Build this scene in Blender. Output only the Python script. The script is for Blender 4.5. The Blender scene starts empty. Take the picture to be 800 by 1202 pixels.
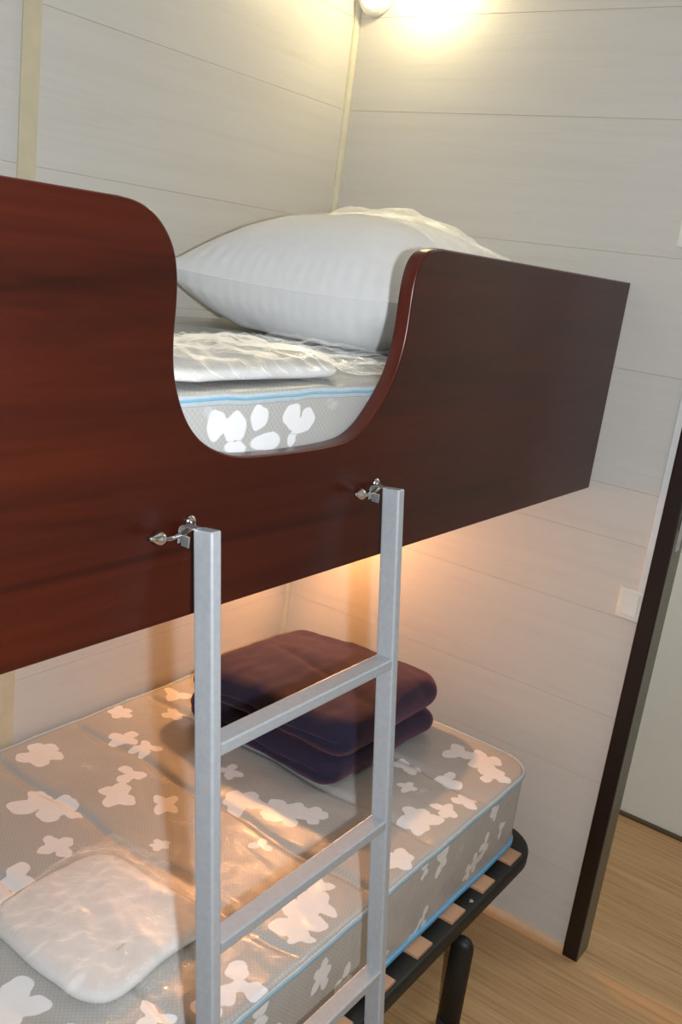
import bpy, bmesh, math, random
import numpy as np
from mathutils import Matrix, Vector

scene = bpy.context.scene
col = scene.collection
random.seed(4)
rng = np.random.RandomState(4)

# ------------------------------------------------------------------ camera, light, exposure
R = Matrix(((0.8016299, 0.5838845, 0.1283291), (-0.2547436, 0.1394307, 0.9569038), (0.5408283, -0.7997737, 0.2605127)))
CAM = Vector((1.40249333, -1.87195562, 1.45140359))
cam = bpy.data.objects.new('camera', bpy.data.cameras.new('camera'))
col.objects.link(cam)
cam.matrix_world = Matrix.Translation(CAM) @ R.transposed().to_4x4()
cam.data.sensor_fit = 'VERTICAL'
cam.data.sensor_height = 24.0
cam.data.lens = 24.0 * 1096.382 / 1202.0
cam.data.clip_start = 0.02
scene.camera = cam

scene.view_settings.view_transform = 'Standard'
scene.view_settings.look = 'None'
scene.view_settings.gamma = 1.0
scene.view_settings.use_curve_mapping = False
scene.view_settings.exposure = 0.1

w = bpy.data.worlds.new('world'); scene.world = w; w.use_nodes = True
w.node_tree.nodes['Background'].inputs[0].default_value = (0.8, 0.85, 1, 1)
w.node_tree.nodes['Background'].inputs[1].default_value = 0.05


def light(name, kind, loc, power, color, radius=0.02, target=None, angle=None, blend=0.5):
    d = bpy.data.lights.new(name, kind)
    d.energy = power; d.color = color
    if kind in ('POINT', 'SPOT'): d.shadow_soft_size = radius
    if kind == 'SPOT': d.spot_size = angle; d.spot_blend = blend
    o = bpy.data.objects.new(name, d); col.objects.link(o); o.location = loc
    if target is not None:
        o.rotation_euler = (Vector(target) - Vector(loc)).to_track_quat('-Z', 'Y').to_euler()
    return o


# the flash that fired beside the lens of the (upright held) camera
FL = CAM + R[0] * 0.087
fl = light('flash', 'SPOT', FL, 64, (0.88, 0.94, 1.0), 0.012, angle=math.radians(160), blend=0.35)
fl.rotation_euler = cam.matrix_world.to_euler()
# bulb of the hidden reading lamp under the top bunk, bulb of the upper wall lamp
light('reading_bulb', 'SPOT', (0.115, -0.10, 0.955), 15, (1.0, 0.44, 0.16), 0.022, target=(0.50, -0.62, 0.45), angle=math.radians(165), blend=0.4)
pas = light('passage_fill', 'AREA', (1.35, 0.36, 2.2), 6, (1.0, 0.95, 0.86)); pas.data.size = 0.35  # unseen fill added overhead to brighten the panel and floor beyond the doorway
light('upper_bulb', 'POINT', (0.205, -0.075, 2.055), 3.1, (1.0, 0.83, 0.46), 0.022)


# ------------------------------------------------------------------ node helpers / materials
def mat(name):
    m = bpy.data.materials.new(name); m.use_nodes = True
    nt = m.node_tree; b = nt.nodes['Principled BSDF']
    return m, nt, b


def N(nt, t, **kw):
    n = nt.nodes.new(t)
    for k, v in kw.items():
        if k.startswith('i_'): n.inputs[k[2:].replace('_', ' ')].default_value = v
        else: setattr(n, k, v)
    return n


def coords(nt, scale=(1, 1, 1), rot=(0, 0, 0)):
    g = N(nt, 'ShaderNodeNewGeometry')
    mp = N(nt, 'ShaderNodeMapping'); mp.inputs['Scale'].default_value = scale; mp.inputs['Rotation'].default_value = rot
    nt.links.new(g.outputs['Position'], mp.inputs['Vector'])
    return mp.outputs[0]


def ramp(nt, src, stops):
    r = N(nt, 'ShaderNodeValToRGB')
    e = r.color_ramp.elements
    while len(e) < len(stops): e.new(0.5)
    for i, (p, c) in enumerate(stops):
        e[i].position = p; e[i].color = (*c, 1)
    nt.links.new(src, r.inputs[0])
    return r.outputs[0]


def noise(nt, vec, scale, detail=3, rough=0.55, dist=0.0):
    n = N(nt, 'ShaderNodeTexNoise'); n.inputs['Scale'].default_value = scale; n.inputs['Detail'].default_value = detail
    n.inputs['Roughness'].default_value = rough; n.inputs['Distortion'].default_value = dist
    nt.links.new(vec, n.inputs['Vector'])
    return n.outputs['Fac']


def bump(nt, b, h, strength, dist):
    bp = N(nt, 'ShaderNodeBump'); bp.inputs['Strength'].default_value = strength; bp.inputs['Distance'].default_value = dist
    nt.links.new(h, bp.inputs['Height']); nt.links.new(bp.outputs[0], b.inputs['Normal'])
    return bp


def mixc(nt, fac, a, b_, blend='MIX'):
    m = N(nt, 'ShaderNodeMix', data_type='RGBA', blend_type=blend)
    for s, v in ((0, fac), (6, a), (7, b_)):
        if isinstance(v, bpy.types.NodeSocket): nt.links.new(v, m.inputs[s])
        elif s == 0: m.inputs[0].default_value = v
        else: m.inputs[s].default_value = (*v, 1)
    return m.outputs[2]


def plain(name, color, rough=0.5, metal=0.0, coat=0.0, bumpy=0.0, bscale=200, var=1.0):
    m, nt, b = mat(name)
    v = coords(nt)
    n = noise(nt, v, bscale * 0.15, 3)
    c = ramp(nt, n, [(0.3, [x * (1 - 0.07 * var) for x in color]), (0.7, [min(1, x * (1 + 0.04 * var)) for x in color])])
    nt.links.new(c, b.inputs['Base Color'])
    b.inputs['Roughness'].default_value = rough; b.inputs['Metallic'].default_value = metal; b.inputs['Coat Weight'].default_value = coat
    if bumpy: bump(nt, b, noise(nt, v, bscale, 2), bumpy, 0.001)
    return m


def wall_material(name, scale):
    # whitewashed board print: pale ground with faint pinkish brown grain running along the board
    m, nt, b = mat(name)
    v = coords(nt, scale)
    n1 = noise(nt, v, 1.0, 6, 0.62, 0.6)
    base = ramp(nt, n1, [(0.28, (0.590, 0.562, 0.515)), (0.48, (0.612, 0.588, 0.545)), (0.75, (0.630, 0.608, 0.568))])
    n2 = noise(nt, v, 0.45, 3, 0.5, 1.2)
    streak = ramp(nt, n2, [(0.485, (0, 0, 0)), (0.50, (1, 1, 1)), (0.515, (0, 0, 0))])
    base = mixc(nt, mixc(nt, 0.88, streak, (0, 0, 0)), base, (0.50, 0.40, 0.34))
    nt.links.new(base, b.inputs['Base Color'])
    b.inputs['Roughness'].default_value = 0.42
    b.inputs['Specular IOR Level'].default_value = 0.35
    bump(nt, b, n1, 0.08, 0.001)
    return m


M = {}
M['board_back'] = wall_material('whitewashed_board_back', (1.6, 1, 42))
M['board_left'] = wall_material('whitewashed_board_left', (1, 1.6, 42))
M['backing'] = plain('joint_brown', (0.50, 0.36, 0.26), 0.8)
M['beige_trim'] = plain('beige_trim', (0.60, 0.53, 0.37), 0.5)
M['corner_trim'] = plain('corner_trim', (0.62, 0.58, 0.44), 0.45)
M['white_plastic'] = plain('white_plastic', (0.78, 0.76, 0.70), 0.35)
M['conduit'] = plain('conduit_plastic', (0.74, 0.75, 0.74), 0.4)
M['ceiling'] = plain('ceiling_white', (0.52, 0.51, 0.49), 0.7)
M['passage'] = plain('passage_panel', (0.80, 0.81, 0.74), 0.45, var=0.15)
M['dark_gap'] = plain('dark_gap', (0.10, 0.06, 0.035), 0.6)
M['aluminium'] = plain('silver_paint', (0.43, 0.455, 0.48), 0.42, 0.25, bumpy=0.05, bscale=900)
M['chrome'] = plain('chrome', (0.72, 0.70, 0.66), 0.16, 1.0)
M['zinc'] = plain('zinc_bracket', (0.50, 0.52, 0.53), 0.35, 0.8)
M['black_steel'] = plain('black_steel', (0.010, 0.011, 0.010), 0.5, 0.0, bumpy=0.1, bscale=700)
M['rubber'] = plain('rubber', (0.03, 0.03, 0.03), 0.8)
M['slat_wood'] = plain('slat_wood', (0.56, 0.32, 0.19), 0.5)
M['plywood'] = plain('plywood', (0.52, 0.40, 0.26), 0.6)
M['blue_piping'] = plain('blue_piping', (0.14, 0.40, 0.66), 0.4, bumpy=0.4, bscale=600)
M['pale_piping'] = plain('pale_piping', (0.50, 0.57, 0.60), 0.35, bumpy=0.4, bscale=600)
M['cord_blue'] = plain('cord_blue', (0.22, 0.46, 0.62), 0.4)
M['white_cotton'] = plain('white_cotton', (0.88, 0.88, 0.875), 0.85, bumpy=0.12, bscale=350, var=0.3)
M['linen_white'] = plain('folded_linen', (0.68, 0.67, 0.66), 0.8, bumpy=0.3, bscale=300)
M['tan_piping'] = plain('tan_piping', (0.52, 0.34, 0.14), 0.7)
M['olive'] = plain('olive_grey_reflection', (0.13, 0.125, 0.095), 0.4)  # tone of the grazing reflection on the dark jamb, held in the colour
M['hole'] = plain('dark_recess', (0.01, 0.01, 0.01), 0.9)


def mahogany(name='mahogany'):
    m, nt, b = mat(name)
    v = coords(nt, (3, 1.1, 20))
    n1 = noise(nt, v, 1.0, 7, 0.6, 0.9)
    v2 = coords(nt, (5, 2.2, 120))
    n2 = noise(nt, v2, 1.0, 4, 0.6, 0.3)
    c1 = ramp(nt, n1, [(0.25, (0.014, 0.0028, 0.0012)), (0.45, (0.041, 0.0058, 0.0018)), (0.70, (0.057, 0.0083, 0.0024))])
    c2 = ramp(nt, n2, [(0.35, (0.86, 0.85, 0.85)), (0.6, (1, 1, 1))])
    c = mixc(nt, 1.0, c1, c2, 'MULTIPLY')
    nt.links.new(c, b.inputs['Base Color'])
    b.inputs['Roughness'].default_value = 0.33
    b.inputs['Specular IOR Level'].default_value = 0.28
    bump(nt, b, n2, 0.05, 0.0005)
    return m


M['mahogany'] = mahogany()
M['mahogany_edge'] = plain('mahogany_edge', (0.075, 0.011, 0.005), 0.3)
M['frame_wood'] = plain('frame_wood', (0.014, 0.0055, 0.0038), 0.35)


def floor_material():
    m, nt, b = mat('oak_vinyl')
    v = coords(nt, (1.5, 30, 1), (0, 0, math.radians(3)))
    n1 = noise(nt, v, 1.0, 6, 0.65, 0.5)
    v2 = coords(nt, (3.0, 110, 1), (0, 0, math.radians(3)))
    n2 = noise(nt, v2, 1.0, 4, 0.6, 0.2)
    c1 = ramp(nt, n1, [(0.28, (0.43, 0.255, 0.112)), (0.5, (0.54, 0.335, 0.158)), (0.72, (0.60, 0.39, 0.20))])
    c2 = ramp(nt, n2, [(0.30, (0.62, 0.58, 0.54)), (0.5, (0.95, 0.94, 0.93)), (0.7, (1.0, 1.0, 1.0))])
    nt.links.new(mixc(nt, 0.9, c1, c2, 'MULTIPLY'), b.inputs['Base Color'])
    b.inputs['Roughness'].default_value = 0.45
    bump(nt, b, n2, 0.12, 0.001)
    return m


M['floor'] = floor_material()


def blanket_material():
    m, nt, b = mat('navy_fleece')
    v = coords(nt)
    n = noise(nt, v, 420, 3, 0.7)
    nt.links.new(ramp(nt, n, [(0.3, (0.010, 0.009, 0.028)), (0.7, (0.021, 0.018, 0.050))]), b.inputs['Base Color'])
    b.inputs['Roughness'].default_value = 0.95
    b.inputs['Sheen Weight'].default_value = 0.29
    b.inputs['Sheen Roughness'].default_value = 0.45
    b.inputs['Sheen Tint'].default_value = (0.85, 0.34, 0.36, 1)
    n2 = noise(nt, v, 60, 4, 0.6)
    bump(nt, b, n, 0.5, 0.002)
    return m


M['blanket'] = blanket_material()


def mattress_material():
    # grey knitted ticking with white printed petals (the 'petal' attribute is the outline of the print) under clear film
    m, nt, b = mat('flower_ticking')
    v = coords(nt)
    ck = N(nt, 'ShaderNodeTexChecker'); ck.inputs['Scale'].default_value = 260
    ck.inputs['Color1'].default_value = (0.51, 0.505, 0.48, 1); ck.inputs['Color2'].default_value = (0.37, 0.37, 0.355, 1)
    nt.links.new(v, ck.inputs['Vector'])
    nz = noise(nt, v, 6, 4)
    ground = mixc(nt, 0.62, ck.outputs[0], ramp(nt, nz, [(0.3, (0.39, 0.385, 0.365)), (0.7, (0.49, 0.485, 0.46))]))
    at = N(nt, 'ShaderNodeAttribute', attribute_name='petal')
    mr = N(nt, 'ShaderNodeMapRange'); mr.inputs['From Min'].default_value = 0.0006; mr.inputs['From Max'].default_value = -0.0006
    nt.links.new(at.outputs['Fac'], mr.inputs['Value'])
    c = mixc(nt, mr.outputs[0], ground, (0.84, 0.84, 0.84))
    at2 = N(nt, 'ShaderNodeAttribute', attribute_name='spray')
    mr2 = N(nt, 'ShaderNodeMapRange'); mr2.inputs['From Min'].default_value = 0.0010; mr2.inputs['From Max'].default_value = -0.0008; mr2.inputs['To Max'].default_value = 0.55
    nt.links.new(at2.outputs['Fac'], mr2.inputs['Value'])
    c = mixc(nt, mr2.outputs[0], c, (0.66, 0.66, 0.66))
    nt.links.new(c, b.inputs['Base Color'])
    b.inputs['Roughness'].default_value = 0.6
    b.inputs['Coat Weight'].default_value = 0.8; b.inputs['Coat Roughness'].default_value = 0.17
    n2 = noise(nt, coords(nt, (1, 1.6, 1)), 17, 6, 0.62, 1.4)
    bp = N(nt, 'ShaderNodeBump'); bp.inputs['Strength'].default_value = 0.5; bp.inputs['Distance'].default_value = 0.006
    nt.links.new(n2, bp.inputs['Height']); nt.links.new(bp.outputs[0], b.inputs['Coat Normal'])
    return m


M['ticking'] = mattress_material()


def film_material(name, gloss=1.0, milky=0.03, bs=0.9, cap=0.30):
    m = bpy.data.materials.new(name); m.use_nodes = True
    nt = m.node_tree; nt.nodes.clear()
    out = N(nt, 'ShaderNodeOutputMaterial')
    tr = N(nt, 'ShaderNodeBsdfTransparent'); tr.inputs[0].default_value = (0.96, 0.96, 0.955, 1)
    df = N(nt, 'ShaderNodeBsdfDiffuse'); df.inputs[0].default_value = (0.85, 0.85, 0.84, 1)
    gl = N(nt, 'ShaderNodeBsdfGlossy'); gl.inputs['Roughness'].default_value = 0.09; gl.inputs[0].default_value = (1, 1, 1, 1)
    v = coords(nt)
    n = noise(nt, v, 34, 5, 0.6, 1.8)
    bp = N(nt, 'ShaderNodeBump'); bp.inputs['Strength'].default_value = bs; bp.inputs['Distance'].default_value = 0.004
    nt.links.new(n, bp.inputs['Height'])
    nt.links.new(bp.outputs[0], gl.inputs['Normal'])
    fr = N(nt, 'ShaderNodeFresnel'); fr.inputs[0].default_value = 1.5
    nt.links.new(bp.outputs[0], fr.inputs['Normal'])
    a = N(nt, 'ShaderNodeMixShader'); a.inputs[0].default_value = milky
    nt.links.new(tr.outputs[0], a.inputs[1]); nt.links.new(df.outputs[0], a.inputs[2])
    mu = N(nt, 'ShaderNodeMath', operation='MULTIPLY'); mu.inputs[1].default_value = 1.6 * gloss
    nt.links.new(fr.outputs[0], mu.inputs[0])
    mn = N(nt, 'ShaderNodeMath', operation='MINIMUM'); mn.inputs[1].default_value = cap
    nt.links.new(mu.outputs[0], mn.inputs[0]); nt.links.new(mn.outputs[0], gl.inputs[0])
    c = N(nt, 'ShaderNodeAddShader')
    nt.links.new(a.outputs[0], c.inputs[0]); nt.links.new(gl.outputs[0], c.inputs[1])
    nt.links.new(c.outputs[0], out.inputs[0])
    return m


M['film'] = film_material('clear_film')
M['film_milky'] = film_material('loose_film', 0.7, 0.10, 0.9, 0.25)


def emitter(name, color, s):
    m, nt, b = mat(name)
    b.inputs['Emission Color'].default_value = (*color, 1); b.inputs['Emission Strength'].default_value = s
    b.inputs['Base Color'].default_value = (0.9, 0.9, 0.85, 1)
    return m


M['bulb'] = emitter('bulb_glow', (1.0, 0.9, 0.62), 14)
M['warm_bulb'] = emitter('warm_bulb_glow', (1.0, 0.62, 0.35), 10)
M['diffuser'] = emitter('diffuser_glow', (1.0, 0.97, 0.80), 0.75)


# ------------------------------------------------------------------ object helpers
def origin(parent):
    v = Vector((0, 0, 0))
    while parent is not None:
        v += parent.location; parent = parent.parent
    return v


def obj(name, verts, faces, m, parent=None, smooth=False, loc=None):
    """one mesh object; verts are given in world coordinates"""
    verts = np.asarray(verts, float)
    o0 = origin(parent)
    if loc is None: loc = Vector((0, 0, 0)) if parent is not None else Vector((float(verts[:, 0].mean()), float(verts[:, 1].mean()), float(verts[:, 2].min())))
    me = bpy.data.meshes.new(name)
    off = np.array(o0) + np.array(loc)
    me.from_pydata((verts - off).tolist(), [], [tuple(int(i) for i in f) for f in faces])
    me.materials.append(m)
    if smooth: me.shade_smooth()
    o = bpy.data.objects.new(name, me); col.objects.link(o)
    o.location = loc
    if parent is not None: o.parent = parent
    return o


def thing(name, label, cat, loc=(0, 0, 0), group=None):
    o = bpy.data.objects.new(name, None); col.objects.link(o); o.location = loc
    o.empty_display_size = 0.05
    o['label'] = label; o['category'] = cat
    if group: o['group'] = group
    return o


def struct(o, label=None):
    o['kind'] = 'structure'
    if label: o['label'] = label
    return o


def box(x0, x1, y0, y1, z0, z1, bev=0.0):
    """box, with chamfered edges when bev > 0"""
    if bev <= 0:
        v = [(x, y, z) for x in (x0, x1) for y in (y0, y1) for z in (z0, z1)]
        f = [(0, 1, 3, 2), (4, 6, 7, 5), (0, 4, 5, 1), (2, 3, 7, 6), (0, 2, 6, 4), (1, 5, 7, 3)]
        return np.array(v), f
    bm = bmesh.new()
    bmesh.ops.create_cube(bm, size=1)
    for p in bm.verts: p.co = ((x0 + x1) / 2 + p.co.x * (x1 - x0), (y0 + y1) / 2 + p.co.y * (y1 - y0), (z0 + z1) / 2 + p.co.z * (z1 - z0))
    bmesh.ops.bevel(bm, geom=bm.edges[:], offset=bev, segments=2, profile=0.6, affect='EDGES')
    v = np.array([p.co[:] for p in bm.verts]); bm.verts.index_update()
    f = [[q.index for q in g.verts] for g in bm.faces]
    bm.free()
    return v, f


def sweep(path, section, closed=False, up=(0, 0, 1), cap=True, scales=None):
    """sweep a closed 2-D section (list of (a,b)) along a path; a along the side vector, b along up"""
    P = [Vector(p) for p in path]; n = len(P); k = len(section); up = Vector(up)
    V = []; F = []
    for i in range(n):
        if closed: t = (P[(i + 1) % n] - P[i - 1])
        else: t = P[min(i + 1, n - 1)] - P[max(i - 1, 0)]
        t.normalize(); s = t.cross(up)
        if s.length < 1e-4: s = t.cross(Vector((1, 0, 0)))
        s.normalize(); u = s.cross(t).normalized()
        q = 1 if scales is None else scales[i]
        for a, b in section: V.append((P[i] + s * a * q + u * b * q)[:])
    for i in range(n if closed else n - 1):
        j = (i + 1) % n
        for c in range(k): F.append((i * k + c, i * k + (c + 1) % k, j * k + (c + 1) % k, j * k + c))
    if not closed and cap:
        F.append(tuple(range(k))[::-1]); F.append(tuple((n - 1) * k + c for c in range(k)))
    return np.array(V), F


def circ(r, n=12, r2=None):
    r2 = r2 or r
    return [(r * math.cos(2 * math.pi * i / n), r2 * math.sin(2 * math.pi * i / n)) for i in range(n)]


def rrect(w_, h_, r, n=4):
    out = []
    for cx, cy, a0 in ((w_ / 2 - r, h_ / 2 - r, 0), (-w_ / 2 + r, h_ / 2 - r, 90), (-w_ / 2 + r, -h_ / 2 + r, 180), (w_ / 2 - r, -h_ / 2 + r, 270)):
        for i in range(n + 1):
            a = math.radians(a0 + 90 * i / n); out.append((cx + r * math.cos(a), cy + r * math.sin(a)))
    return out


def lathe(profile, base, axis=(0, 0, 1), n=20):
    """profile: (r, h) pairs turned about the axis through base"""
    ax = Vector(axis).normalized(); s = ax.orthogonal().normalized(); t = ax.cross(s); b = Vector(base)
    V = []; F = []
    for r, h in profile:
        for i in range(n):
            a = 2 * math.pi * i / n
            V.append((b + ax * h + (s * math.cos(a) + t * math.sin(a)) * max(r, 1e-5))[:])
    for i in range(len(profile) - 1):
        for c in range(n): F.append((i * n + c, i * n + (c + 1) % n, (i + 1) * n + (c + 1) % n, (i + 1) * n + c))
    F.append(tuple(range(n))[::-1]); F.append(tuple((len(profile) - 1) * n + c for c in range(n)))
    return np.array(V), F


def join(*vf):
    V = []; F = []; o = 0
    for v, f in vf:
        V.append(np.asarray(v)); F += [tuple(i + o for i in g) for g in f]; o += len(v)
    return np.concatenate(V), F


def box_grid(xs, ys, zs):
    """surface grid of a box on the given coordinate lists, with the index of each vertex's face direction"""
    xs, ys, zs = map(np.asarray, (xs, ys, zs)); nx, ny, nz = len(xs), len(ys), len(zs)
    key = {}; V = []; F = []

    def vid(i, j, k):
        q = (i, j, k)
        if q not in key: key[q] = len(V); V.append((xs[i], ys[j], zs[k]))
        return key[q]
    for k, fl_ in ((0, True), (nz - 1, False)):
        for i in range(nx - 1):
            for j in range(ny - 1):
                q = [vid(i, j, k), vid(i + 1, j, k), vid(i + 1, j + 1, k), vid(i, j + 1, k)]
                F.append(tuple(q[::-1]) if fl_ else tuple(q))
    for j, fl_ in ((0, False), (ny - 1, True)):
        for i in range(nx - 1):
            for k in range(nz - 1):
                q = [vid(i, j, k), vid(i + 1, j, k), vid(i + 1, j, k + 1), vid(i, j, k + 1)]
                F.append(tuple(q[::-1]) if fl_ else tuple(q))
    for i, fl_ in ((0, True), (nx - 1, False)):
        for j in range(ny - 1):
            for k in range(nz - 1):
                q = [vid(i, j, k), vid(i, j + 1, k), vid(i, j + 1, k + 1), vid(i, j, k + 1)]
                F.append(tuple(q[::-1]) if fl_ else tuple(q))
    return np.array(V), F


def round_slab(V, hx, hy, hz, rv, rz):
    """round a centred box grid: plan corners by rv, top and bottom edges by rz"""
    p = V.copy(); s = np.sign(p[:, :2]); s[s == 0] = 1
    q0 = np.abs(p[:, :2]) - np.array([hx - rv, hy - rv])
    d = np.maximum(q0, 0)
    both = (d[:, 0] > 0) & (d[:, 1] > 0)
    mx = d.max(1); ln = np.hypot(d[:, 0], d[:, 1]) + 1e-12
    sc = np.where(both, mx / ln, 1.0)
    p[:, :2] = s * (np.minimum(np.abs(p[:, :2]), np.array([hx - rv, hy - rv])) + d * sc[:, None])
    q = np.abs(p[:, :2]) - np.array([hx - rv, hy - rv])
    dp = np.maximum(q, 0); L = np.hypot(dp[:, 0], dp[:, 1])
    sd = L + np.minimum(q.max(1), 0) - rv
    nrm = np.where((L > 1e-9)[:, None], dp / (L[:, None] + 1e-12), np.stack([q[:, 0] >= q[:, 1], q[:, 0] < q[:, 1]], 1).astype(float)) * s
    m = np.maximum(rz + sd, 0); n = np.maximum(np.abs(p[:, 2]) - (hz - rz), 0)
    k = np.where((m > 0) & (n > 0), np.maximum(m, n) / (np.hypot(m, n) + 1e-12), 1.0)
    p[:, :2] += nrm * (m * k - m)[:, None]
    p[:, 2] = np.where(n > 0, np.sign(p[:, 2]) * (hz - rz + n * k), p[:, 2])
    return p


def wob(p, freq, seed=0, octaves=4):
    """smooth pseudo-noise in about [-1,1] from turned sine waves (vectorised)"""
    r = np.random.RandomState(seed); out = np.zeros(len(p)); a = 1.0; tot = 0
    for o in range(octaves):
        for _ in range(3):
            k = r.normal(size=3); k /= np.linalg.norm(k); k *= freq * 2 * math.pi * (0.7 + 0.6 * r.rand())
            ph = r.rand() * 6.28
            out += a * np.sin(p @ k + ph + 0.8 * np.sin(p @ k[[1, 2, 0]] * 0.7 + ph * 2))
        tot += a * 1.7; a *= 0.55; freq *= 1.9
    return out / tot


def normals(V, F):
    n = np.zeros_like(V)
    A = np.array([f[:4] if len(f) >= 4 else (f[0], f[1], f[2], f[2]) for f in F])
    fn = np.cross(V[A[:, 2]] - V[A[:, 0]], V[A[:, 3]] - V[A[:, 1]])
    for c in range(4): np.add.at(n, A[:, c], fn)
    return n / (np.linalg.norm(n, axis=1)[:, None] + 1e-12)


# ------------------------------------------------------------------ the room
CZ = 2.27
LINES = [0.0, 0.19, 0.428, 0.585, 0.805, 0.966, 1.075, 1.31, 1.532, 1.78, 1.975, 2.13, CZ]
wb = struct(obj('wall_back', *box(-0.05, 0.912, 0.0008, 0.04, 0, CZ), M['backing']), 'wall of whitewashed horizontal boards at the head of the bunks')
for a, b_ in zip(LINES[:-1], LINES[1:]):
    obj('plank', *box(0.0, 0.912, 0.0, 0.0012, a + 0.0004, b_ - 0.0004, 0.0005), M['board_back'], wb)
wl = struct(obj('wall_left', *box(-0.04, -0.0008, -2.5, 0.04, 0, CZ), M['backing']), 'long wall of whitewashed horizontal boards beside the bunks')
for a, b_ in zip(LINES[:-1], LINES[1:]):
    for y0, y1 in ((-2.5, -0.8595), (-0.8585, 0.0)):
        obj('plank', *box(-0.0012, 0.0, y0, y1, a + 0.0004, b_ - 0.0004, 0.0005), M['board_left'], wl)
struct(obj('trim_1', *box(0.0, 0.004, -0.876, -0.841, 0, CZ, 0.001), M['beige_trim']), 'narrow beige joint strip running up the long wall')
v, f = sweep([(0, 0, 0), (0, 0, CZ)], [(0, 0)] + [(0.010 * math.cos(math.radians(a)), 0.010 * math.sin(math.radians(a))) for a in range(0, 91, 15)], up=(1, 0, 0))
cv = np.array([(0, 0)] + [(0.011 * math.cos(math.radians(a)), -0.011 * math.sin(math.radians(a))) for a in range(0, 91, 15)])
k = len(cv)
V = np.array([(x, y, z) for z in (0, CZ) for x, y in cv]); F = [(i, (i + 1) % k, k + (i + 1) % k, k + i) for i in range(k)] + [tuple(range(k))[::-1], tuple(range(k, 2 * k))]
struct(obj('trim_2', V, F, M['corner_trim'], smooth=False), 'slim cream bead in the corner between the two walls')
struct(obj('floor', *box(-0.05, 2.1, -2.55, 1.0, -0.04, 0.0), M['floor']), 'light brown wood grain vinyl floor')
struct(obj('ceiling', *box(-0.05, 2.1, -2.55, 1.0, CZ, CZ + 0.03), M['ceiling']))
struct(obj('wall_right', *box(1.95, 1.99, -2.5, 1.0, 0, CZ), M['ceiling']))
struct(obj('wall_front', *box(-0.05, 1.99, -2.54, -2.5, 0, CZ), M['ceiling']))
# passage beyond the doorway
struct(obj('wall_passage', *box(0.55, 1.99, 0.672, 0.70, 0.010, CZ), M['passage']), 'pale greenish grey panel beyond the doorway')
struct(obj('wall_passage_left', *box(0.50, 0.55, 0.04, 0.70, 0, CZ), M['passage']))
struct(obj('baseboard_passage', *box(0.55, 1.95, 0.660, 0.672, 0.0, 0.009, 0.001), M['dark_gap']), 'thin dark strip under the pale panel')
v = [(0.0, -0.0), (0.0, -0.012)] + [(0.012 * math.sin(math.radians(a)), -0.012 * math.cos(math.radians(a))) for a in range(15, 91, 15)]
k = len(v)
V = np.array([(x, y, z) for x in (0.012, 0.911) for z, y in v]); F = [(i, (i + 1) % k, k + (i + 1) % k, k + i) for i in range(k)] + [tuple(range(k))[::-1], tuple(range(k, 2 * k))]
struct(obj('baseboard_back', V, F, M['plywood']), 'small light wood bead along the foot of the board wall')

dr = thing('door_frame', 'dark brown wooden door jamb with grey strike plate at the wall end', 'door frame', (0.93, 0.01, 0))
del dr['category']; dr['kind'] = 'structure'; dr.name = 'door_1'
obj('jamb', *box(0.912, 0.947, -0.022, 0.045, 0, 2.03, 0.003), M['frame_wood'], dr)
obj('jamb', *box(1.62, 1.655, -0.022, 0.045, 0, 2.03, 0.003), M['frame_wood'], dr)
obj('reveal_reflection', *box(0.9470, 0.9482, -0.021, 0.045, 0, 1.995), M['olive'], dr)  # thin strip painting the jamb side's reflection in olive grey
obj('lintel', *box(0.947, 1.62, -0.022, 0.045, 1.995, 2.03, 0.003), M['frame_wood'], dr)
sp = obj('strike_plate', *join(box(0.9480, 0.9500, -0.008, 0.018, 0.975, 1.14, 0.001), box(0.9495, 0.9520, -0.014, -0.008, 1.02, 1.09, 0.001)), M['zinc'], dr)
for z in (0.99, 1.125):
    obj('screw', *lathe([(0.0035, 0), (0.0035, 0.0008), (0.0015, 0.0016)], (0.950, 0.005, z), (1, 0, 0), 10), M['chrome'], sp)
struct(obj('wall_back_right', *box(1.655, 1.95, 0.0, 0.04, 0, CZ), M['ceiling']))
struct(obj('wall_over_door', *box(0.912, 1.655, 0.0, 0.04, 2.03, CZ), M['ceiling']))

# ------------------------------------------------------------------ wall fittings
sw = thing('light_switch', 'square white light switch at the lower end of the conduit', 'switch', (0.888, 0, 0.81))
obj('back_plate', *box(0.859, 0.9115, -0.010, 0.0, 0.810, 0.876, 0.003), M['white_plastic'], sw)
obj('rocker', *box(0.867, 0.9035, -0.0135, -0.009, 0.819, 0.867, 0.002), M['white_plastic'], sw)
cd = obj('cable_conduit', *box(0.8955, 0.9115, -0.0105, 0.0, 0.8762, 2.0, 0.0015), M['conduit'])
cd['label'] = 'slim white cable conduit running down the wall into the light switch'; cd['category'] = 'conduit'
so = thing('wall_socket', 'cream wall socket cut by the right edge of the photo', 'socket', (0.86, 0, 1.55))
obj('back_plate', *box(0.823, 0.890, -0.010, 0.0, 1.553, 1.612, 0.003), M['white_plastic'], so)
obj('socket_insert', *lathe([(0.021, 0), (0.021, 0.0025), (0.018, 0.0025), (0.017, 0.0005)], (0.857, -0.010, 1.583), (0, -1, 0), 20), M['white_plastic'], so)


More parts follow.
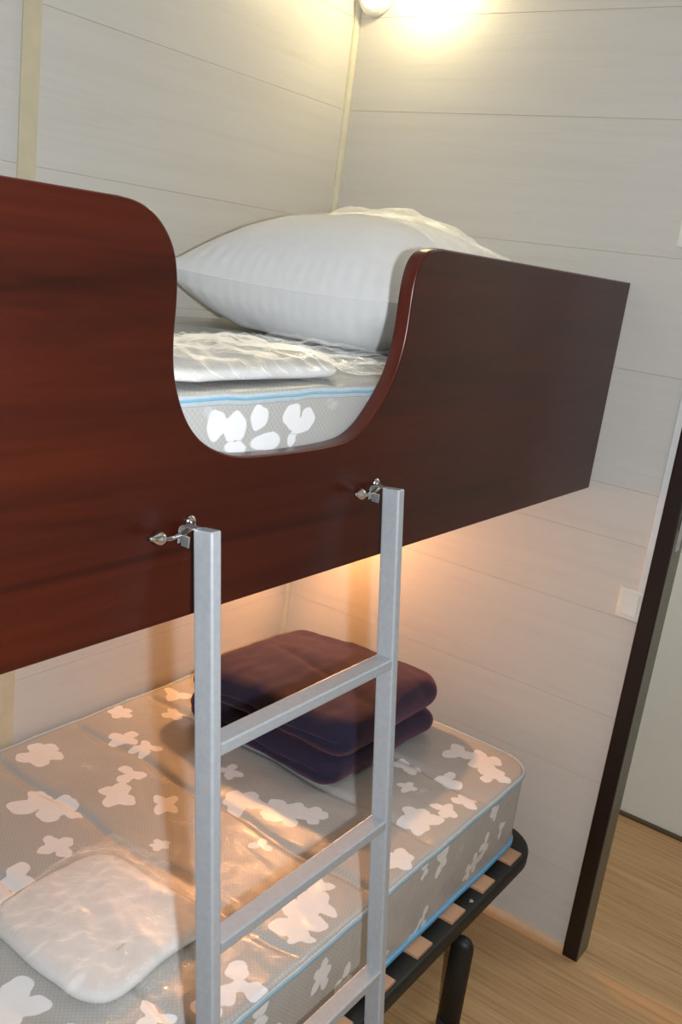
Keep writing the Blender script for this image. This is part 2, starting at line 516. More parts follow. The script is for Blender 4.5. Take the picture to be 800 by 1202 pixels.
# upper wall lamp: round base, short arm, small swivelling head
def spot_lamp(label, base, head, target, bulb, on_disc):
    t = thing('wall_lamp', label, 'lamp', base)
    bx_, by, bz = base
    obj('base_plate', *lathe([(0.044, 0), (0.044, 0.012), (0.041, 0.018), (0.034, 0.020)], base, (0, -1, 0), 32), M['white_plastic'], t, True)
    obj('diffuser', *lathe([(0.033, 0.0195), (0.031, 0.024), (0.022, 0.028), (0.008, 0.030), (0.001, 0.030)], base, (0, -1, 0), 32), on_disc, t, True)
    h = Vector(head); b0 = Vector(base) + Vector((0.03, -0.014, 0.012)); mid = (b0 + h) / 2 + Vector((0, -0.012, 0.012))
    obj('arm', *sweep([b0, mid, h], circ(0.004, 10)), M['white_plastic'], t, True)
    d = (Vector(target) - h).normalized()
    s = obj('lamp_shade', *lathe([(0.012, -0.03), (0.020, -0.02), (0.030, 0.012), (0.0285, 0.012), (0.018, -0.018), (0.004, -0.02)], h, d, 24), M['white_plastic'], t, True)
    obj('bulb', *lathe([(0.002, -0.018), (0.009, -0.012), (0.012, -0.004), (0.009, 0.004), (0.001, 0.007)], h, d, 16), bulb, t, True)
    return t


spot_lamp('small round white wall lamp glowing in the top corner above the pillow', (0.052, 0.0, 2.020), (0.205, -0.055, 2.085), (0.205, -0.030, 1.9), M['bulb'], M['diffuser'])
spot_lamp('white reading lamp glowing on the end wall beneath the upper bunk', (0.060, 0.0, 0.99), (0.115, -0.085, 0.985), (0.40, -0.5, 0.5), M['warm_bulb'], M['white_plastic'])

# ------------------------------------------------------------------ upper bunk
OUT = [(-1.306, 1.4782), (-1.287, 1.4770), (-1.272, 1.473), (-1.259, 1.466), (-1.247, 1.4555), (-1.237, 1.442), (-1.231, 1.426), (-1.228, 1.407), (-1.227, 1.387),
       (-1.2275, 1.367), (-1.2265, 1.345), (-1.2225, 1.320), (-1.213, 1.296), (-1.202, 1.277), (-1.189, 1.262), (-1.172, 1.249), (-1.149, 1.2385), (-1.121, 1.231),
       (-1.089, 1.2285), (-1.029, 1.227), (-0.98, 1.227), (-0.927, 1.229), (-0.896, 1.236), (-0.872, 1.251), (-0.851, 1.272), (-0.833, 1.295), (-0.820, 1.319),
       (-0.811, 1.352), (-0.809, 1.385), (-0.810, 1.410), (-0.809, 1.432), (-0.805, 1.451), (-0.796, 1.466), (-0.779, 1.476), (-0.749, 1.480)]


def smooth_poly(pts, it=2):
    for _ in range(it):
        q = [pts[0]]
        for a, b in zip(pts[:-1], pts[1:]):
            q += [(a[0] * .75 + b[0] * .25, a[1] * .75 + b[1] * .25), (a[0] * .25 + b[0] * .75, a[1] * .25 + b[1] * .75)]
        pts = q + [pts[-1]]
    return pts


bunk = thing('upper_bunk', 'dark mahogany upper bunk with a scooped side board', 'bunk bed', (0.74, -1.0, 1.06))
outline = [(-1.98, 1.058), (-1.98, 1.478)] + smooth_poly(OUT) + [(-0.004, 1.477), (-0.004, 1.058)]
bm = bmesh.new()
f0 = bm.faces.new([bm.verts.new((0.728, y, z)) for y, z in outline])
ex = bmesh.ops.extrude_face_region(bm, geom=[f0])
for g in ex['geom']:
    if isinstance(g, bmesh.types.BMVert): g.co.x = 0.75
bmesh.ops.recalc_face_normals(bm, faces=bm.faces[:])
rim = [e for e in bm.edges if abs(e.verts[0].co.x - e.verts[1].co.x) < 1e-6]
bmesh.ops.bevel(bm, geom=rim, offset=0.0028, segments=3, profile=0.5, affect='EDGES')
for fc in bm.faces: fc.smooth = len(fc.verts) < 6 and abs(fc.normal.x) < 0.98
bm.verts.index_update()
V = np.array([p.co[:] for p in bm.verts]); F = [[q.index for q in g.verts] for g in bm.faces]; sm = [g.smooth for g in bm.faces]
edge = [abs(g.normal.x) < 0.9 for g in bm.faces]
bm.free()
bd = obj('side_board', V, F, M['mahogany'], bunk)
bd.data.materials.append(M['mahogany_edge'])
bd.data.polygons.foreach_set('use_smooth', sm)
bd.data.polygons.foreach_set('material_index', [1 if e else 0 for e in edge])
obj('base_panel', *box(0.003, 0.727, -1.98, -0.003, 1.112, 1.130, 0.001), M['plywood'], bunk)
obj('cleat', *box(0.003, 0.033, -1.98, -0.003, 1.075, 1.112, 0.002), M['plywood'], bunk)
obj('cleat', *box(0.697, 0.727, -1.98, -0.003, 1.075, 1.112, 0.002), M['plywood'], bunk)


# ------------------------------------------------------------------ chrome hooks on the board
def chrome_hook(yp, label):
    z = 1.163
    y0 = yp + 0.012
    t = thing('ladder_hook', label, 'hook', (0.7503, y0, z), 'chrome hooks that carry the ladder')
    obj('washer', *lathe([(0.0075, 0), (0.0075, 0.0012), (0.0058, 0.0030), (0.003, 0.0040)], (0.7503, y0, z + 0.004), (1, 0, 0), 20), M['chrome'], t, True)
    pts = [(0.752, y0, z + 0.004), (0.757, y0 - 0.001, z + 0.004), (0.7612, y0 - 0.006, z + 0.002), (0.7620, y0 - 0.016, z - 0.001), (0.7622, y0 - 0.028, z - 0.003),
           (0.763, y0 - 0.038, z - 0.0045), (0.765, y0 - 0.047, z - 0.0030), (0.767, y0 - 0.054, z + 0.000)]
    obj('rod', *sweep(smooth3(pts), circ(0.0027, 12), up=(1, 0, 0.2)), M['chrome'], t, True)
    e = Vector(pts[-1]); d = Vector((0.06, -1, 0.12)).normalized()
    obj('finial', *lathe([(0.0027, -0.002), (0.0052, 0.0), (0.0072, 0.003), (0.0076, 0.006), (0.0062, 0.0095), (0.0035, 0.014), (0.0022, 0.016), (0.0024, 0.018), (0.001, 0.0195)], e, d, 20), M['chrome'], t, True)
    return t


def smooth3(pts, it=2):
    P = [Vector(p) for p in pts]
    for _ in range(it):
        q = [P[0]]
        for a, b in zip(P[:-1], P[1:]): q += [a * .75 + b * .25, a * .25 + b * .75]
        P = q + [P[-1]]
    return P


chrome_hook(-1.196, 'chrome acorn-tipped hook on the board at the nearer ladder post')
chrome_hook(-0.846, 'chrome acorn-tipped hook on the board at the farther ladder post, under the pillow end')

# ------------------------------------------------------------------ ladder
lad = thing('bunk_ladder', 'silver grey metal bunk ladder with three rungs in view, leaning on the upper bunk', 'ladder', (0.93, -1.02, 0))
KX = 0.128; ZT = 1.170; XT = 0.7862
lx = lambda z: XT + (ZT - z) * KX
tilt = Vector((-KX, 0, 1)).normalized()
for yp in (-1.196, -0.846):
    sec = rrect(0.0150, 0.0270, 0.0030, 3)
    pa = [Vector((lx(z), yp, z)) for z in (0.012, 0.6, ZT - 0.0012, ZT)]
    v, f = sweep(pa, sec, up=(1, 0, 0), scales=[1, 1, 1, 0.93])
    obj('post', v, f, M['aluminium'], lad)
    v, f = sweep([Vector((lx(z), yp, z)) for z in (0.0005, 0.012, 0.035)], rrect(0.018, 0.030, 0.003, 2), up=(1, 0, 0))
    obj('foot_cap', v, f, M['rubber'], lad)
    # U strap over the hook rod behind the post
    ys = yp - 0.0045
    arc = [(lx(ZT) - 0.010, ys, ZT - 0.0010), (0.768, ys, ZT - 0.0010)] + [(0.7622 + 0.0058 * math.cos(an), ys, ZT - 0.0068 + 0.0058 * math.sin(an)) for an in np.radians([75, 100, 125, 150, 180])] + [(0.7564, ys, ZT - 0.014), (0.7566, ys, ZT - 0.021)]
    obj('hook_strap', *sweep(arc, rrect(0.0016, 0.012, 0.0005, 1), up=(0, 1, 0)), M['zinc'], lad)
    obj('lock_plate', *box(0.7620, 0.7730, ys - 0.007, ys - 0.0052, ZT - 0.022, ZT - 0.010, 0.0005), M['zinc'], lad)
for z in (0.9345, 0.6995, 0.4645, 0.2295):
    x = lx(z)
    sec = rrect(0.0255, 0.0160, 0.0025, 3)
    v, f = sweep([Vector((x, -1.1885, z)), Vector((x, -0.8535, z))], sec, up=(0, 0, 1))
    # tip the rung with the ladder's lean
    c = np.array([x, 0, z]); a = math.atan(KX) * 0.6; q = v - c
    v = np.stack([c[0] + q[:, 0] * math.cos(a) - q[:, 2] * math.sin(a) * -1 * 0, v[:, 1], c[2] + q[:, 2]], 1) if False else v
    obj('rung', v, f, M['aluminium'], lad)

# ------------------------------------------------------------------ mattresses
PETALS = []


def cluster(cx, cy, s, rot, seed):
    """irregular group of soft petals"""
    r = random.Random(seed)
    n = r.choice((3, 4, 4, 5)); s *= 1.18
    L = [(cx, cy, s * 0.34, s * 0.30, rot)]
    for i in range(n):
        a = rot + i * 2 * math.pi / n + r.uniform(-0.35, 0.35)
        d = s * r.uniform(0.45, 0.72)
        L.append((cx + d * math.cos(a), cy + d * math.sin(a), s * r.uniform(0.48, 0.62), s * r.uniform(0.36, 0.48), a + r.uniform(-.4, .4)))
    return L


def sdf_ellipses(P2, L):
    out = np.full(len(P2), 1.0)
    for cx, cy, a, b, t in L:
        dx = P2[:, 0] - cx; dy = P2[:, 1] - cy
        u = dx * math.cos(t) + dy * math.sin(t); v = -dx * math.sin(t) + dy * math.cos(t)
        ang = np.arctan2(v, u)
        wv = 1 + 0.07 * np.sin(3 * ang + cx * 900) + 0.05 * np.sin(5 * ang + cy * 700)
        k = np.hypot(u / a, v / b) / wv
        out = np.minimum(out, (k - 1) * min(a, b))
    return out


def sdf_rays(P2, L):
    out = np.full(len(P2), 1.0)
    for x0, y0, x1, y1, wd in L:
        dx, dy = x1 - x0, y1 - y0; l2 = dx * dx + dy * dy
        t = np.clip(((P2[:, 0] - x0) * dx + (P2[:, 1] - y0) * dy) / l2, 0, 1)
        out = np.minimum(out, np.hypot(P2[:, 0] - x0 - t * dx, P2[:, 1] - y0 - t * dy) - wd * (1 - 0.6 * t))
    return out


def mattress(name, label, x0, x1, y0, y1, z0, z1, tops, sides, quilts, top_pipe, low_pipe, fine, gx=0.004):
    hx, hy, hz = (x1 - x0) / 2, (y1 - y0) / 2, (z1 - z0) / 2; c = np.array([(x0 + x1) / 2, (y0 + y1) / 2, (z0 + z1) / 2])
    xs = np.linspace(-hx, hx, int(2 * hx / gx))
    yf = np.linspace(max(y0, fine) - c[1], hy, int((y1 - max(y0, fine)) / gx))
    ys = np.concatenate([np.linspace(-hy, yf[0], 12)[:-1], yf]) if fine > y0 + 0.05 else yf
    zs = np.linspace(-hz, hz, 40)
    V, F = box_grid(xs, ys, zs)
    topv = V[:, 2] > hz - 1e-6; sidev = (V[:, 0] > hx - 1e-6)
    P = round_slab(V, hx, hy, hz, 0.075, 0.012) + c
    raw = V + c
    pet = np.full(len(V), 1.0); spr = np.full(len(V), 1.0)
    a = sdf_ellipses(raw[:, :2], tops[0]); pet = np.where(topv, a, pet)
    spr = np.where(topv, sdf_rays(raw[:, :2], tops[1]), spr)
    b = sdf_ellipses(raw[:, 1:], sides[0]); pet = np.where(sidev & ~topv, b, pet)
    spr = np.where(sidev & ~topv, sdf_rays(raw[:, 1:], sides[1]), spr)
    # quilting furrows across the top, pillowed between, sides slightly barrelled
    edge = np.clip(np.minimum(np.minimum(P[:, 0] - x0, x1 - P[:, 0]), np.minimum(P[:, 1] - y0, y1 - P[:, 1])) / 0.03, 0, 1)
    dz = np.zeros(len(P))
    for q in quilts:
        yy = P[:, 1] - q - 0.006 * np.sin(P[:, 0] * 23 + q * 40)
        dz -= 0.0065 * np.exp(-(yy / 0.010) ** 2)
    dz += 0.0028 * wob(P * [1, 1, 0], 3.2, 7, 4)
    P[:, 2] += np.where(topv, dz * edge, 0)
    dx = (0.004 * (1 - ((P[:, 2] - c[2]) / hz) ** 2) + 0.0012 * wob(P, 5, 3, 3) * (1 - ((P[:, 2] - c[2]) / hz) ** 2)) * np.where(sidev & (P[:, 1] < y1 - 0.08), 1, 0)
    P[:, 0] += dx
    t = thing(name, label, 'mattress', (c[0], c[1], z0))
    o = obj('ticking', P, F, M['ticking'], t, True)
    for nm, arr in (('petal', pet), ('spray', spr)):
        at = o.data.attributes.new(nm, 'FLOAT', 'POINT'); at.data.foreach_set('value', arr.astype(np.float32))
    r = 0.075
    for zz, rr, m_ in ((z1 - 0.0085, 0.0048, top_pipe), (z0 + 0.006, 0.0055, low_pipe)):
        path = []
        for cx, cy, a0 in ((x1 - r, y1 - r, 0), (x0 + r, y1 - r, 90), (x0 + r, y0 + r, 180), (x1 - r, y0 + r, 270)):
            for i in range(13):
                an = math.radians(a0 + 90 * i / 12); path.append((cx + r * math.cos(an), cy + r * math.sin(an), zz))
        full = []
        for p_, q_ in zip(path, path[1:] + path[:1]):
            n_ = max(1, int((Vector(q_) - Vector(p_)).length / 0.03)); full += [tuple(Vector(p_).lerp(Vector(q_), i / n_)) for i in range(n_)]
        full = [(x, y, z + 0.0010 * math.sin(y * 31 + x * 17) + 0.0007 * math.sin(y * 77)) for x, y, z in full]
        obj('edge_tape', *sweep(full, rrect(0.0045 if zz > z0 + 0.02 else 0.010, 0.0135 if zz > z0 + 0.02 else 0.011, 0.002, 2), closed=True), m_, t, True)
        obj('piping', *sweep([(c[0] + (a - c[0]) * (1 + 0.0016 / hx), c[1] + (b - c[1]) * (1 + 0.0016 / hy), z + (0.001 if zz > z0 + 0.02 else 0)) for a, b, z in full], circ(0.0019, 8), closed=True), M['cord_blue'] if zz > z0 + 0.02 else M['blue_piping'], t, True)
    return t


def spray(cx, cy, r_, a0, a1, n=7):
    L = []
    for i in range(n):
        a = math.radians(a0 + (a1 - a0) * i / (n - 1)); q = r_ * (0.75 + 0.25 * ((i * 7) % 3) / 2)
        L.append((cx + 0.15 * r_ * math.cos(a), cy + 0.15 * r_ * math.sin(a), cx + q * math.cos(a), cy + q * math.sin(a), 0.0012))
    return L


E = []
# petal groups of the lower mattress, placed as printed (x, y, size, turn)
spots = [(0.075, -0.825, 0.034, 0.4), (0.215, -0.930, 0.042, 1.1), (0.255, -0.905, 0.026, 0.2), (0.135, -0.670, 0.026, 0.1), (0.195, -0.665, 0.024, 0.9), (0.285, -0.815, 0.030, 2.0), (0.245, -0.752, 0.026, 0.6),
         (0.330, -0.985, 0.026, 1.4), (0.362, -0.770, 0.024, 0.0), (0.448, -0.660, 0.030, 0.3), (0.490, -0.640, 0.032, 1.2), (0.530, -0.628, 0.032, 0.5), (0.566, -0.598, 0.024, 1.9),
         (0.362, -0.600, 0.020, 0.3), (0.560, -0.735, 0.016, 0.0), (0.595, -0.312, 0.024, 0.7), (0.640, -0.380, 0.018, 1.7), (0.715, -0.455, 0.032, 0.5), (0.735, -0.395, 0.022, 0.2),
         (0.645, -0.180, 0.034, 0.2), (0.700, -0.168, 0.034, 1.0), (0.745, -0.205, 0.026, 1.6), (0.685, -0.290, 0.024, 0.1), (0.748, -0.335, 0.024, 1.0),
         (0.752, -0.592, 0.026, 0.8), (0.725, -0.838, 0.034, 0.3), (0.722, -0.790, 0.028, 1.5), (0.700, -0.755, 0.022, 0.9), (0.750, -0.865, 0.018, 0.2), (0.750, -1.000, 0.034, 0.4), (0.740, -1.048, 0.024, 0.9),
         (0.20, -1.09, 0.030, 0.9), (0.348, -1.090, 0.038, 0.2), (0.375, -1.125, 0.028, 1.3), (0.10, -1.02, 0.03, 0.5), (0.557, -1.235, 0.036, 0.6), (0.60, -1.30, 0.034, 1.6), (0.66, -1.22, 0.024, 0.1), (0.045, -0.60, 0.022, 0.1),
         (0.283, -0.55, 0.020, 0.4), (0.44, -0.86, 0.014, 0.2), (0.15, -0.30, 0.03, 0.5), (0.06, -0.45, 0.03, 0.8), (0.70, -1.12, 0.022, 0.8), (0.40, -1.25, 0.03, 0.5), (0.12, -0.52, 0.022, 1.0)]
for i, (x, y, s, r0) in enumerate(spots): E += cluster(x, y, s, r0, i)
SP = spray(0.366, -0.957, 0.030, 0, 330, 10) + spray(0.42, -0.80, 0.055, 60, 170) + spray(0.62, -0.66, 0.06, 20, 120) + spray(0.30, -0.70, 0.05, 200, 300) + spray(0.66, -0.52, 0.06, 80, 190) + spray(0.60, -1.05, 0.05, 0, 100) \
    + spray(0.64, -0.93, 0.06, -60, 60) + spray(0.17, -0.80, 0.05, 30, 160) + spray(0.68, -0.37, 0.05, 120, 240)
S = []
side = [(-0.487, 0.425, 0.020, 0.2), (-0.549, 0.430, 0.012, 0.9), (-0.330, 0.338, 0.018, 0.3), (-0.300, 0.358, 0.018, 1.2), (-0.355, 0.325, 0.014, 0.7), (-0.225, 0.362, 0.014, 0.2), (-0.520, 0.312, 0.016, 1.3), (-0.550, 0.292, 0.014, 0.6),
        (-0.435, 0.272, 0.014, 0.6), (-0.655, 0.300, 0.016, 1.0), (-0.275, 0.425, 0.016, 0.3), (-0.85, 0.40, 0.02, 0.2), (-0.95, 0.35, 0.024, 0.4), (-1.0, 0.42, 0.018, 0.8), (-0.78, 0.34, 0.02, 0.1), (-1.15, 0.38, 0.024, 0.6)]
for i, (y, z, s, r0) in enumerate(side): S += [(a, b + (b - z) * 0.5, c, d, t) for a, b, c, d, t in cluster(y, z, s, r0, 50 + i)]
mattress('lower_mattress', 'grey flower-print mattress with blue piping on the lower bed frame', 0.012, 0.786, -1.96, -0.085, 0.281, 0.456, (E, SP), (S, spray(-0.40, 0.40, 0.04, 100, 200)),
         [-1.30, -1.10, -0.90, -0.70, -0.50, -0.30], M['pale_piping'], M['blue_piping'], -1.42)

S2 = [(-1.13, 1.261, 0.015, 0.017, -0.15), (-1.099, 1.257, 0.019, 0.0165, 0.0), (-1.059, 1.265, 0.0155, 0.0145, 0.15), (-1.097, 1.233, 0.019, 0.0075, -0.15), (-1.042, 1.236, 0.027, 0.0105, 0.0), (-0.999, 1.263, 0.0165, 0.0155, 0.15), (-0.969, 1.258, 0.0135, 0.0145, -0.15), (-0.982, 1.25, 0.018, 0.009, 0.0), (-0.997, 1.234, 0.008, 0.008, 0.15)]
E2 = []
for i, (x, y) in enumerate([(0.2, -1.3), (0.45, -1.4), (0.6, -0.5), (0.3, -0.9), (0.1, -0.3), (0.6, -1.25)]): E2 += cluster(x, y, 0.03, i, 80 + i)
mattress('upper_mattress', 'grey flower-print mattress with blue piping seen through the scoop of the upper bunk', 0.008, 0.722, -1.95, -0.012, 1.131, 1.296, (E2, []),
         (S2, spray(-0.92, 1.262, 0.045, 40, 130, 6) + spray(-0.835, 1.272, 0.02, 20, 160, 6) + spray(-1.14, 1.285, 0.03, -150, -60, 5)), [-1.2, -0.9, -0.6], M['pale_piping'], M['blue_piping'], -1.40, 0.005)


# ------------------------------------------------------------------ soft goods
def soft_slab(name, cx, cy, cz, hx, hy, hz, rv, rz, m, parent, wr=0.003, freq=6, seed=1, g=0.007, rot=0.0, shape=None, label=None):
    xs = np.linspace(-hx, hx, int(2 * hx / g) + 1); ys = np.linspace(-hy, hy, int(2 * hy / g) + 1); zs = np.linspace(-hz, hz, max(8, int(2 * hz / g) + 1))
    V, F = box_grid(xs, ys, zs)
    P = round_slab(V, hx, hy, hz, rv, rz)
    Nn = normals(P, F)
    d = wr * wob(P, freq, seed, 4)
    P = P + Nn * d[:, None]
    if shape is not None: P = shape(P, V)
    c, s = math.cos(rot), math.sin(rot)
    P = np.stack([P[:, 0] * c - P[:, 1] * s + cx, P[:, 0] * s + P[:, 1] * c + cy, P[:, 2] + cz], 1)
    return obj(name, P, F, m, parent, True)


# folded fleece blanket: one long cloth folded into two thick layers
bl = thing('folded_blanket', 'folded dark navy fleece blanket at the head of the lower mattress', 'blanket', (0.35, -0.32, 0.457))


def slump(k_left, k_front, groove):
    def f_(P, V):
        Q = P.copy()
        top = np.clip((P[:, 2] + 0.03) / 0.06, 0, 1)
        Q[:, 2] += top * (-k_left * np.clip((-P[:, 0] - 0.02) / 0.18, 0, 1) ** 1.5 - k_front * np.clip((-P[:, 1] - 0.08) / 0.12, 0, 1) ** 2 - 0.012 * np.clip((P[:, 1] - 0.08) / 0.12, 0, 1))
        # slit between the two plies along the front and left faces
        fr = np.clip((-P[:, 1] - 0.17) / 0.03, 0, 1)
        Q[:, 1] += groove * fr * np.exp(-((P[:, 2] + 0.004 + 0.004 * np.sin(P[:, 0] * 30)) / 0.0045) ** 2)
        lf = np.clip((-P[:, 0] - 0.17) / 0.03, 0, 1)
        Q[:, 0] += 0.6 * groove * lf * np.exp(-((P[:, 2] + 0.004) / 0.005) ** 2)
        # soft crease running along the top
        Q[:, 2] -= top * 0.005 * np.exp(-((P[:, 1] + 0.02 + 0.25 * P[:, 0]) / 0.012) ** 2) * np.clip(1 - np.abs(P[:, 0]) / 0.2, 0, 1)
        return Q
    return f_


soft_slab('lower_fold', 0.356, -0.325, 0.4925, 0.204, 0.203, 0.031, 0.045, 0.030, M['blanket'], bl, 0.0030, 4, 11, 0.006, -0.03, slump(0, 0.0, 0.010))
soft_slab('upper_fold', 0.352, -0.318, 0.5600, 0.212, 0.203, 0.0405, 0.06, 0.038, M['blanket'], bl, 0.0058, 3.4, 23, 0.006, 0.02, slump(0.020, 0.010, 0.012))


def film_sheet(name, cx, cy, cz, hx, hy, hfun, rot, parent, seed, amp=0.004, g=0.005, m=None):
    """wrinkled clear film lying over things: a thin two-sided skin following hfun(x,y) with sharp little folds"""
    nx, ny = int(2 * hx / g), int(2 * hy / g)
    X, Y = np.meshgrid(np.linspace(-hx, hx, nx), np.linspace(-hy, hy, ny), indexing='ij'); X = X.ravel(); Y = Y.ravel()
    P0 = np.stack([X, Y, 0 * X], 1)
    ex = 0.006 * wob(P0, 5, seed + 5, 3); ey = 0.006 * wob(P0, 5, seed + 6, 3)
    n1 = wob(P0, 7, seed, 4); n2 = wob(P0 + 3, 13, seed + 1, 3)
    Z = hfun(X, Y) + amp * (1 - np.abs(n1) * 2.2) * 0.6 + amp * 0.5 * (1 - np.abs(n2) * 2) + amp * 0.6
    Z = np.maximum(Z, hfun(X, Y) * 1.0 + 0.0022)
    c, s = math.cos(rot), math.sin(rot); XX = X + ex; YY = Y + ey
    P = np.stack([XX * c - YY * s + cx, XX * s + YY * c + cy, Z + cz], 1)
    F = [(i * ny + j, (i + 1) * ny + j, (i + 1) * ny + j + 1, i * ny + j + 1) for i in range(nx - 1) for j in range(ny - 1)]
    return obj(name, P, F, m or M['film'], parent, True)


def sbox(x, y, hx, hy, e):
    """smooth plateau: 1 inside, 0 outside"""
    q = np.maximum(np.abs(x) / hx, np.abs(y) / hy)
    rr = (np.abs(x / hx) ** 5 + np.abs(y / hy) ** 5) ** 0.2
    t = np.clip((1 + e - rr) / (2 * e), 0, 1)
    return t * t * (3 - 2 * t)


def packed(name, label, cx, cy, z, hx, hy, h, rot, seed, ix, iy, ox=0.0, oy=0.0, amp=0.004):
    t = thing(name, label, 'bedding', (cx, cy, z))

    def shp(P, V):
        Q = P.copy(); top = np.clip((P[:, 2] + h / 2) / h, 0, 1)
        q = (np.abs(P[:, 0] / ix) ** 3 + np.abs(P[:, 1] / iy) ** 3) ** (1 / 3)
        an = np.arctan2(P[:, 1], P[:, 0]); kk = 1 + 0.018 * np.sin(3 * an + seed) + 0.016 * np.sin(5 * an + 2 * seed)
        Q[:, 0] *= kk; Q[:, 1] *= kk
        Q[:, 2] -= top * h * 0.42 * np.clip(q - 0.35, 0, 1) ** 1.6
        return Q
    rad = rot
    dx = ox * math.cos(rad) - oy * math.sin(rad); dy = ox * math.sin(rad) + oy * math.cos(rad)
    soft_slab('folded_cover', cx + dx, cy + dy, z + h / 2 + 0.0008, ix, iy, h / 2, min(ix, iy) * 0.45, h * 0.45, M['linen_white'], t, 0.0014, 4, seed, 0.006, rad, shp)

    def hf(x, y): return 0.0030 + (h * 1.10) * sbox(x - ox, y - oy, ix * 1.05, iy * 1.05, 0.16) * (1 - 0.36 * np.clip((np.abs((x - ox) / ix) ** 3 + np.abs((y - oy) / iy) ** 3) ** (1 / 3) - 0.35, 0, 1))
    film_sheet('plastic_bag', cx, cy, z, hx, hy, hf, rad, t, seed, amp)
    return t


packed('packed_mattress_cover', 'white folded cover sealed in a crinkled clear plastic bag on the lower mattress', 0.548, -1.045, 0.4605, 0.168, 0.152, 0.026, 0.03, 5, 0.128, 0.118, -0.022, -0.018, 0.0055)
packed('packed_duvet_cover', 'flat white cover in a shiny clear plastic bag, in front of the pillow', 0.545, -0.90, 1.3005, 0.166, 0.31, 0.019, 0.01, 17, 0.10, 0.155, 0.050, -0.115, 0.0085)

mb = [o for o in col.objects if o.name == 'packed_mattress_cover'][0]
v, f = box(-0.0085, 0.0085, -0.0012, 0.0012, 0, 0.0006)
an = math.radians(95)
v = np.stack([v[:, 0] * math.cos(an) - v[:, 1] * math.sin(an) + 0.6020, v[:, 0] * math.sin(an) + v[:, 1] * math.cos(an) + -1.0890, v[:, 2] + 0.4870], 1)
obj('paper_slip', v, f, M['beige_trim'], mb)
obj('screw_hole', *lathe([(0.0016, 0), (0.0016, 0.0003)], (0.75, -1.1860, 1.1260), (1, 0, 0), 10), M['hole'], bunk)

# pillow
pl = thing('pillow', 'plump white pillow in a clear plastic sleeve on the upper mattress', 'pillow', (0.36, -0.34, 1.298))
na, nb = 90, 80
hx, hy = 0.285, 0.285
U, W = np.meshgrid(np.linspace(-1, 1, na), np.linspace(-1, 1, nb), indexing='ij'); U = U.ravel(); W = W.ravel()


def pillow_half(sgn, T, puff=0.0, hxs=hx, hys=hy):
    prof = (np.clip(1 - np.abs(U) ** 2.6, 0, 1) * np.clip(1 - np.abs(W) ** 3.2, 0, 1)) ** (0.72 if sgn > 0 else 0.52)
    x = U * hxs * (1 - 0.055 * (1 - W ** 2) ** 1 * np.abs(U) ** 3); y = W * hys * (1 - 0.06 * (1 - U ** 2) * np.abs(W) ** 3)
    z = sgn * T * prof
    P = np.stack([x, y, z], 1)
    k_ = 0.004 * wob(P * [1, 1, 0.3], 4, 31, 4) * np.clip(prof * 1.5, 0, 1)
    # seam puckers near the border
    k_ = k_ + 0.0015 * np.sin(np.arctan2(W, U) * 70) * np.exp(-((prof - 0.25) / 0.15) ** 2)
    z = z + sgn * (k_ + puff)
    mid = 0.087 - 0.020 * W * 0 + 0.010 * (U ** 2)      # height of the seam above the mattress
    zz = mid + z
    return np.stack([x, y, zz], 1)


top = pillow_half(1, 0.142); bot = pillow_half(-1, 0.115); bot[:, 2] = np.where(bot[:, 2] < 0.004, 0.004 + 0.02 * (bot[:, 2] - 0.004), bot[:, 2])
G = [(i * nb + j, (i + 1) * nb + j, (i + 1) * nb + j + 1, i * nb + j + 1) for i in range(na - 1) for j in range(nb - 1)]
rot = math.radians(-2)


def place(P, c=(0.365, -0.345, 1.3005)):
    x = P[:, 0] * math.cos(rot) - P[:, 1] * math.sin(rot); y = P[:, 0] * math.sin(rot) + P[:, 1] * math.cos(rot)
    return np.stack([x + c[0], y + c[1], P[:, 2] + c[2]], 1)


v, f = join((place(top), G), (place(bot), [q[::-1] for q in G]))
obj('pillow_case', v, f, M['white_cotton'], pl, True)
ring = [i * nb for i in range(na)] + [(na - 1) * nb + j for j in range(1, nb)] + [i * nb + nb - 1 for i in range(na - 2, -1, -1)] + [j for j in range(nb - 2, 0, -1)]
rp = place(top)[ring]
obj('seam', *sweep([tuple(p) for p in rp], circ(0.0009, 6), closed=True), M['white_cotton'], pl, True)
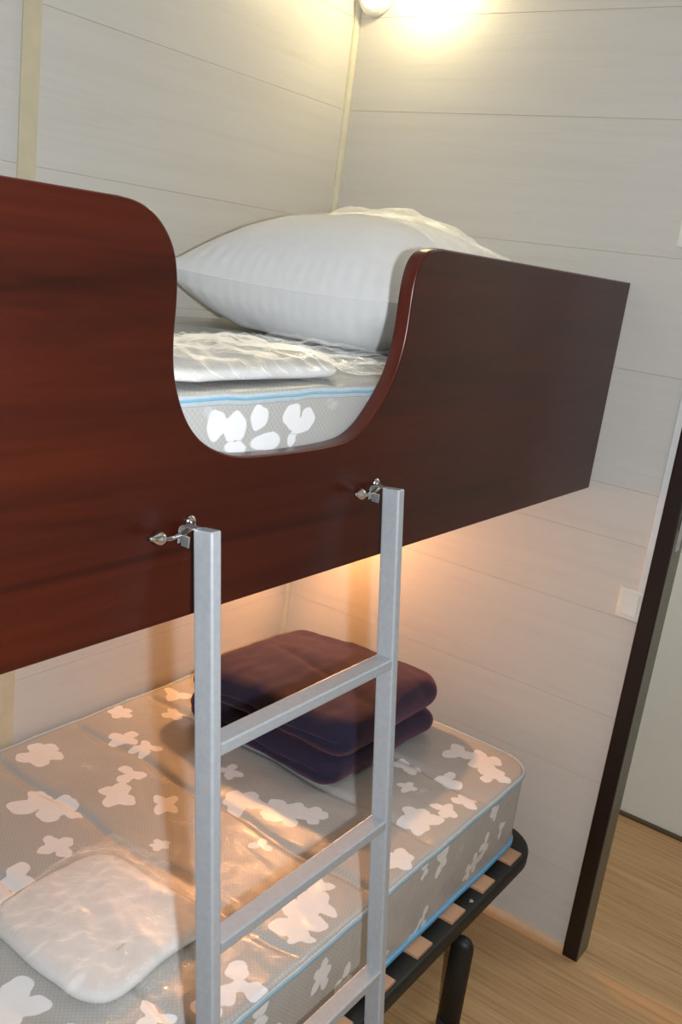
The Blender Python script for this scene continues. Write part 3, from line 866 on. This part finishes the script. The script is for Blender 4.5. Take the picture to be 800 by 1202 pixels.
# loose plastic sleeve gathered over the top and the back
tp = pillow_half(1, 0.142, 0.0)
sel = tp.copy(); n1 = wob(sel * [1, 1, 0], 5, 77, 4)
sel[:, 2] += 0.004 + 0.010 * np.clip(1 - np.abs(n1) * 2.4, 0, 1) * np.clip((W + 0.25) / 0.5, 0, 1)
sel[:, 2] += 0.013 * np.exp(-((W - 0.10 - 0.1 * np.sin(U * 4)) / 0.05) ** 2) * np.clip((U + 0.45) / 0.15, 0, 1) * np.clip((0.95 - U) / 0.2, 0, 1)
keep = [q for q in G if min(W[i] for i in q) > -0.35 and max(abs(U[i]) for i in q) < 0.96 and max(W[i] for i in q) < 0.97]
used = sorted({i for q in keep for i in q}); mp = {a: b for b, a in enumerate(used)}
obj('plastic_sleeve', place(sel)[used], [tuple(mp[i] for i in q) for q in keep], M['film_milky'], pl, True)

# ------------------------------------------------------------------ lower bed frame
fr = thing('slatted_bed_frame', 'black tubular bed frame with wooden slats under the lower mattress', 'bed frame', (0.42, -1.0, 0))
path = []
x0, x1, y0, y1, r = 0.022, 0.799, -1.98, -0.066, 0.070
for cx, cy, a0 in ((x1 - r, y1 - r, 0), (x0 + r, y1 - r, 90), (x0 + r, y0 + r, 180), (x1 - r, y0 + r, 270)):
    for i in range(11):
        an = math.radians(a0 + 90 * i / 10); path.append((cx + r * math.cos(an), cy + r * math.sin(an), 0.247))
obj('rim_tube', *sweep(path, rrect(0.046, 0.036, 0.008, 3), closed=True), M['black_steel'], fr, True)
for i in range(14):
    y = -0.160 - i * 0.1265
    # slat slightly bowed upward between the rims
    pth = [(0.03 + (0.812 - 0.03) * t, y, 0.2665 + 0.0045 * math.sin(math.pi * t)) for t in np.linspace(0, 1, 9)]
    obj('slat', *sweep(pth, rrect(0.052, 0.010, 0.0025, 2)), M['slat_wood'], fr)
for x, y in ((0.822, -0.392), (0.04, -0.392), (0.822, -1.66), (0.04, -1.66)):
    obj('leg', *sweep([(x, y, z) for z in (0.02, 0.19, 0.202, 0.210, 0.214)], circ(0.017, 20, 0.0235), up=(1, 0, 0), scales=[1, 1, 0.93, 0.72, 0.35]), M['black_steel'], fr, True)
    obj('leg_cap', *sweep([(x, y, 0.0005), (x, y, 0.022)], circ(0.0178, 16, 0.0243), up=(1, 0, 0)), M['rubber'], fr)
for y in (-0.392, -1.66):
    obj('cross_bar', *box(0.04, 0.80, y - 0.012, y + 0.012, 0.205, 0.228, 0.003), M['black_steel'], fr)
obj('bolt', *lathe([(0.006, 0), (0.006, 0.003), (0.003, 0.005)], (0.805, -0.353, 0.2655), (0, 0, 1), 10), M['chrome'], fr)
